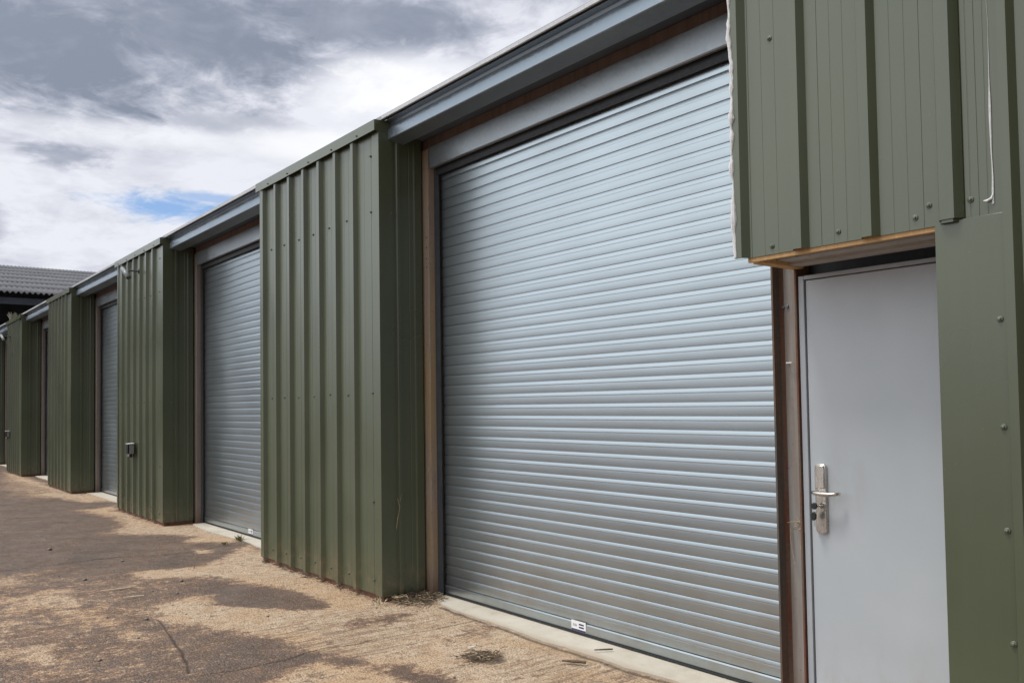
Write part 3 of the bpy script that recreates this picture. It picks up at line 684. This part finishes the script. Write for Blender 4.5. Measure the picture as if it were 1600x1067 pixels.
wisp('straw_wisp','small straw fragment stuck to the orange post at waist height','straw',(5.74,-3.640,.965),[[(0,0,-.02),(-.01,.02,.0),(-.015,.03,.04)],[(0,.0,.02),(-.005,.03,-.01)]],M['straw'],.0022)
wisp('straw_wisp','pale straw fragment stuck high on the post of the widest roller shutter','straw',(5.735,-3.645,3.05),[[(0,.01,-.03),(-.006,.0,.0),(-.004,-.012,.035)],[(-.003,.0,.0),(-.012,.012,.02)]],M['straw'],.0028)
wisp('straw_wisp','knot of straw on the rusty steel column beside the door keys','straw',(2.450,-3.655,.875),rnd_strands(16,(.012,.006,.025),(0,.1,.3),.06,3),M['straw'],.0016)
wisp('straw_wisp','long hanging straw strand on the rusty steel column below the straw knot','straw',(2.495,-3.650,.80),[[(.012,0,.06),(.012,.002,0),(.004,.003,-.06),(-.006,.004,-.10)],[(-.006,.004,-.10),(.004,.006,-.125)],[(-.006,.004,-.10),(-.014,.006,-.12)],[(-.04,.0,-.0),(-.045,.004,-.04),(-.042,.004,-.06)]],M['straw'],.0018)

# straw litter at the foot of the near post, leaf litter in the yard
def scatter(name,label,cat,pts,L,mats,r,seed,flat=.25,kind='stuff'):
    rr=random.Random(seed); m=MB()
    for (x,y,z) in pts:
        a=rr.uniform(0,6.28); l=L*rr.uniform(.4,1.2); d=np.array([math.cos(a),math.sin(a),rr.uniform(-.05,flat)]); b=np.array([rr.uniform(-.3,.3),rr.uniform(-.3,.3),rr.uniform(0,.2)])*l
        p=np.array([x,y,z]); m.tube([p,p+d*l*.5+b,p+d*l],[r,r,r*.5],rr.choice(mats),4)
    o=m.build(name,None,smooth=60); tag(o,label,cat,None,kind); return o
rs=random.Random(11)
pts=[]
for _ in range(420):
    x=5.78-abs(rs.gauss(0,.11)); y=rs.uniform(-3.66,-3.30); pts.append((x,y,.006+.035*rs.random()*max(0,1-(5.8-x)/.25)))
scatter('straw_litter','brown dry straw heaped along the foot of the big green pier beside the post','straw litter',pts,.075,[M['straw'],M['twig'],M['leaf'],M['twig']],.0022,12)
pts=[]
for _ in range(380):
    a=rs.uniform(0,6.28); q=abs(rs.gauss(0,.55)); pts.append((4.17+.10*q*math.cos(a),-2.98+.11*q*math.sin(a),.003+.010*max(0,1-q)*rs.random()))
scatter('leaf_litter','dark clump of leaf litter on the pale concrete in front of the widest shutter','leaf litter',pts,.055,[M['leaf'],M['leaf'],M['twig'],M['leaf'],M['twig'],M['straw']],.0022,13,.10)
pts=[(rs.uniform(8.18,5.8),-3.225+rs.gauss(0,.015),.004) for _ in range(170)]
scatter('straw_crumbs','straw crumbs and soil scattered along the base of the big green pier front','straw litter',pts,.05,[M['straw'],M['twig'],M['leaf']],.002,14)
m=MB(); m.box((-.022,-.005,0),(.022,.005,.006),M['white']); o=m.build('white_scrap',None,bevel=.002); o.location=(4.31,-3.02,.018); o.rotation_euler=(0,.1,1.2); tag(o,'white plastic scrap lying on the dark leaf litter','scrap')
def stick(loc,L,rz,r,mat,label):
    m=MB(); m.tube([(-L/2,0,r),(-L*.1,L*.03,r*1.2),(L/2,0,r)],[r,r*1.1,r*.7],mat,6); o=m.build('stick',None,smooth=60); o.location=loc; o.rotation_euler=(0,0,rz); tag(o,label,'stick')
stick((7.65,-1.82,.0),.26,1.5,.006,M['pale'],'pale stick lying on the dark wet concrete, longer of the two pale sticks')
stick((7.26,-1.84,.0),.15,1.3,.006,M['pale'],'short pale stick lying on the dark wet concrete nearer the viewer')
stick((3.76,-3.58,.014),.11,1.0,.005,M['twig'],'short dark twig on the pale threshold slab below the widest shutter')
stick((3.72,-3.31,.002),.14,.6,.008,M['leaf'],'brown scrap of bark beside the threshold slab of the widest shutter')
m=MB()
def stone_mesh(seed):
    import bmesh
    bm=bmesh.new(); bmesh.ops.create_icosphere(bm,subdivisions=2,radius=1); r=random.Random(seed)
    dirs=[np.array([r.gauss(0,1) for _ in range(3)]) for _ in range(7)]; dirs=[d/np.linalg.norm(d) for d in dirs]
    for v in bm.verts:
        c=np.array(v.co)
        for d in dirs:
            t=np.dot(c,d)
            if t>.72: c=c-d*(t-.72)
        v.co=c*np.array([1,.8,.6])
    me=bpy.data.meshes.new('loose_stone'); bm.to_mesh(me); bm.free(); me.materials.append(M['stone']); return me
sms=[stone_mesh(k) for k in range(4)]
base_s=bpy.data.objects.new('loose_stone',sms[0])
spots=[(7.67,-2.33,.022),(7.19,-2.15,.017),(5.96,-2.41,.014),(6.45,-1.72,.02),(5.96,-1.54,.013),(5.6,-1.23,.015),(10.36,-1.78,.03),(6.28,-1.22,.012),(8.3,-1.7,.022),(9.1,-2.2,.02)]
for k in range(26):
    spots.append((rs.uniform(3.4,11),rs.uniform(-3.2,-1.0),rs.uniform(.005,.011)))
for k,(x,y,r) in enumerate(spots):
    o=base_s if k==0 else base_s.copy(); 
    o.data=sms[k%4]; COL.objects.link(o); o.location=(x,y,r*.25-.006); o.scale=(r,r,r); o.rotation_euler=(rs.uniform(-.3,.3),rs.uniform(-.3,.3),rs.uniform(0,6))
    tag(o,'small loose stone lying on the concrete yard','stone','loose stones on the yard')

def tuft(name,loc,label,cat,n,L,mats,seed,spread=.05,wide=.006,lean=.7):
    rr=random.Random(seed); m=MB()
    for _ in range(n):
        a=rr.uniform(0,6.28); q=spread*rr.random(); l=L*rr.uniform(.4,1.1); p=np.array([q*math.cos(a),q*math.sin(a)*1.0,0]); t=rr.uniform(.1,lean)
        d=np.array([math.cos(a)*t,math.sin(a)*t,1-.4*t]); s=np.array([-math.sin(a),math.cos(a),0])*wide*rr.uniform(.6,1.3)
        p1=p+d*l*.55; p2=p+d*l+np.array([math.cos(a)*t*l*.3,math.sin(a)*t*l*.3,-.12*l])
        m.add([p-s*.6,p+s*.6,p1+s,p1-s,p2],[(0,1,2,3),(3,2,4)],rr.choice(mats))
    o=m.build(name,None,recalc=False); o.location=loc; tag(o,label,cat); return o
tuft('green_weed',(9.56,-3.54,0.),'low green weed growing in the crack at the second threshold slab','weed',60,.075,[M['weed'],M['weed'],M['straw']],21,.045)
tuft('green_weed',(9.35,-3.30,0.),'thin yellowed weed in the yard crack a step out from the second shutter','weed',26,.06,[M['weed'],M['straw']],22,.03)
tuft('dry_weed',(5.73,-3.18,0.),'few dry grass stalks at the corner of the big green pier','weed',22,.07,[M['straw'],M['straw'],M['weed']],23,.05,.003)
tuft('roof_tuft',(23.9,-3.27,ZT),'grey green tuft growing on top of the most distant visible green pier, left one','plant',22,.24,[M['greyleaf'],M['greyleaf']],24,.07,.022,.5)
tuft('roof_tuft',(23.2,-3.30,ZT),'low grey green tuft on top of the most distant visible green pier, right one','plant',22,.18,[M['greyleaf'],M['greyleaf']],25,.08,.022,.9)

# ------------------------------------------------------------------ open barn beyond the row
barn=tag(empty('open_barn',(36,0,0)),'large open fronted barn with a grey corrugated cement roof at the end of the yard','barn')
def barn_roof():
    m=MB(); xe,ze,xr,zr=0.,5.80,18.,9.40; ya,yb=-22.,9.
    pitch=.183; n=int((yb-ya)/pitch)*8
    ysv=np.linspace(ya,yb,n+1); rows=7
    L=math.hypot(xr-xe,zr-ze); ux,uz=(xr-xe)/L,(zr-ze)/L
    for r in range(rows):
        a,b=L*r/rows-.10*(r>0),L*(r+1)/rows; vs=[]
        lift=.012; up=.010 if r else .006
        for t,o in((a,lift+up*.6),(b,lift-.003)):
            for y in ysv:
                c=.042*math.cos(2*math.pi*y/pitch)+o
                vs.append((xe+ux*t-uz*c,y,ze+uz*t+ux*c))
        k=n+1; m.add(vs,[(i,i+1,k+i+1,k+i) for i in range(n)],M['roofc'])
    o=m.build('roof',barn,smooth=70,recalc=False); s=o.modifiers.new('t','SOLIDIFY'); s.thickness=.014; s.offset=-1
barn_roof()
b=MB()
b.box((.3,-22,5.42),(.45,9,5.66),M['dark']); b.build('eaves_rail',barn)
b=MB(); b.box((17.9,-22,0),(18.05,9,9.2),M['dark']); b.build('rear_wall',barn)
for y in(-22.,8.9):
    b=MB(); b.prism([(.4,0),(17.9,0),(17.9,9.2),(.4,5.7)],'y',y,y+.1,M['dark']); b.build('side_wall',barn)
for y in(-16,-10,-4,2,8):
    b=MB(); b.box((.3,y-.12,0),(.5,y+.12,5.42),M['dark']); b.build('post',barn,bevel=.01)
b=MB(); b.prism([(17.9,9.2),(18.05,9.36),(36,5.8),(35.9,5.7)],'y',-22,9,M['roofc']); b.build('rear_roof',barn)
b=MB(); b.prism([(35.8,0),(35.9,0),(35.9,5.7),(35.8,5.7)],'y',-22,9,M['dark']); b.build('far_wall',barn)

# ------------------------------------------------------------------ sky and sun
SUN_AZ,SUN_EL=R_(70),R_(67)
def make_world():
    w=bpy.data.worlds.new('World'); S.world=w; w.use_nodes=True; nt=w.node_tree; nt.nodes.clear(); N=NT(nt)
    out=N.n('ShaderNodeOutputWorld'); bg=N.n('ShaderNodeBackground'); nt.links.new(bg.outputs[0],out.inputs[0])
    tc=N.n('ShaderNodeTexCoord').outputs['Generated']
    x,y,z=sep(N,tc)[:3]
    sky=N.n('ShaderNodeTexSky',sky_type='NISHITA',sun_disc=False); sky.sun_elevation=SUN_EL; sky.sun_rotation=math.pi/2-SUN_AZ; sky.air_density=1.; sky.dust_density=.6; sky.ozone_density=1.5
    az=N.m('ARCTAN2',y,x); el=N.m('ARCSINE',z)
    # cloud layer coordinates: direction projected on a curved deck
    zc=N.m('ADD',N.m('MAXIMUM',z,0.),.16)
    cx=N.m('DIVIDE',x,zc); cy=N.m('DIVIDE',y,zc)
    cv=N.n('ShaderNodeCombineXYZ'); N.set(cv,0,cx); N.set(cv,1,cy); cv.inputs[2].default_value=3.7; C=cv.outputs[0]
    warp=N.noise(C,1.1,3,.5)
    n1=N.noise(C,.85,8,.58,.35); n2=N.noise(C,2.4,8,.60,.6); n3=N.noise(C,7.,7,.62,.5); n4=N.noise(C,17.,6,.6,.5)
    wob=N.m('ADD',N.m('MULTIPLY',N.m('SUBTRACT',n2,.5),1.5),N.m('ADD',N.m('MULTIPLY',N.m('SUBTRACT',n3,.5),2.6),N.m('MULTIPLY',N.m('SUBTRACT',n4,.5),1.2)))
    def blob(a0,e0,sa,se,amp,k=1.):
        u=N.m('DIVIDE',N.m('SUBTRACT',az,R_(a0)),R_(sa)); v=N.m('DIVIDE',N.m('SUBTRACT',el,R_(e0)),R_(se))
        d=N.m('SQRT',N.m('ADD',N.m('MULTIPLY',u,u),N.m('MULTIPLY',v,v))); d=N.m('SUBTRACT',d,N.m('MULTIPLY',wob,k))
        return N.m('MULTIPLY',N.ss(d,1.55,.40),amp)
    dark=N.m('MULTIPLY',N.ss(n1,.42,.66),.55)
    for b in DARK: dark=N.m('MAXIMUM',dark,blob(*b))
    bright=blob(*BRIGHT[0])
    for b in BRIGHT[1:]: bright=N.m('MAXIMUM',bright,blob(*b))
    dark=N.m('MULTIPLY',dark,N.m('SUBTRACT',1.,N.m('MULTIPLY',bright,.9)))
    blue=blob(*BLUE[0])
    for b in BLUE[1:]: blue=N.m('MAXIMUM',blue,blob(*b))
    tex=N.m('ADD',N.m('MULTIPLY',N.m('SUBTRACT',n2,.5),.95),N.m('MULTIPLY',N.m('SUBTRACT',n3,.5),.55))
    dk=N.m('ADD',dark,N.m('MULTIPLY',tex,.9),clamp=True)
    col=N.ramp(dk,[(0,(8.4,8.6,9.3)),(.2,(7.0,7.2,8.0)),(.42,(5.5,5.75,6.65)),(.7,(4.0,4.35,5.25)),(1,(2.6,3.0,3.8))])
    col=N.mix(bright,col,(10.2,10.3,10.6))
    sdir=(math.cos(SUN_EL)*math.cos(SUN_AZ),math.cos(SUN_EL)*math.sin(SUN_AZ),math.sin(SUN_EL))
    dp=N.n('ShaderNodeVectorMath',operation='DOT_PRODUCT'); N.set(dp,0,tc); dp.inputs[1].default_value=sdir
    glow=N.ss(dp.outputs['Value'],.25,1.)
    col=N.mix(N.m('MULTIPLY',N.m('MULTIPLY',glow,glow),.8),col,SUNGLOW)
    for la,le,c0,c1,amt,cc in((53,14,.85,.985,.92,(16.8,17.5,18.0)),(19,17,.915,.985,.92,(13.2,14.,15.2))):  # bright sky lobes added outside the view to light shutter and piers
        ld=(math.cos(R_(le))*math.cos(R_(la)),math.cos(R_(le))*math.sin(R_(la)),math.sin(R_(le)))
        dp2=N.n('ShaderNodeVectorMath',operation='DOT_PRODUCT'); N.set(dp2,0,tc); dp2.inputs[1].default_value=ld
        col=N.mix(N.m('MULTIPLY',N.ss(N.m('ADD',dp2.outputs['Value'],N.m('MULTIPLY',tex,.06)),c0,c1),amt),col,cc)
    hz=N.ss(el,R_(10),R_(0)); col=N.mix(N.m('MULTIPLY',hz,.45),col,(6.2,6.4,7.0))
    bs=N.mix(1.,sky.outputs[0],(1.05,1.25,1.5),'MULTIPLY')
    col=N.mix(blue,col,bs)
    hd=N.m('ADD',N.m('MULTIPLY',x,.8),N.m('MULTIPLY',y,.6)); fac=N.ss(hd,-.55,.30,.32,1.)  # unseen sky behind the camera dimmed to darken the pier sides
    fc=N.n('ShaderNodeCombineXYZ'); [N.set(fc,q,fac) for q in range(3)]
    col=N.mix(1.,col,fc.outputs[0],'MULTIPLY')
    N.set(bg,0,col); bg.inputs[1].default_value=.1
    l=bpy.data.lights.new('sun','SUN'); l.energy=SUN_E; l.angle=R_(14); l.color=(1.,.955,.88)
    o=bpy.data.objects.new('sun',l); COL.objects.link(o)
    from mathutils import Vector
    o.rotation_euler=Vector(sdir).to_track_quat('Z','Y').to_euler(); o.location=(0,0,30)
SUN_E=2.2
SUNGLOW=(17.,17.2,17.6)
DARK=[(-8,20.8,13,3.6,1.0,.55),(-18,22.5,9,3.0,.95,.6),(-28,23.8,9,1.8,.8,.6),(-42,27.5,16,2.6,.6,.6),(-10.2,14.7,1.8,.62,.62,.8),(-6.0,10.8,1.6,1.3,.5,.4),(-20,17.6,5.5,.7,.42,.5)]
BRIGHT=[(-30.6,19.8,4.4,1.9,.9,.9),(-26.5,16.6,5.5,1.0,.75,.5),(-14,16.3,7,.6,.35,.6)]
BLUE=[(-16.4,12.3,3.5,.72,.92,.85),(-18.6,13.0,1.8,.35,.7,.7)]
make_world()
S.view_settings.view_transform='Standard'; S.view_settings.look='None'; S.view_settings.exposure=0.; S.view_settings.gamma=1.
S.render.engine='CYCLES'
S.cycles.use_denoising=True
S.cycles.max_bounces=6
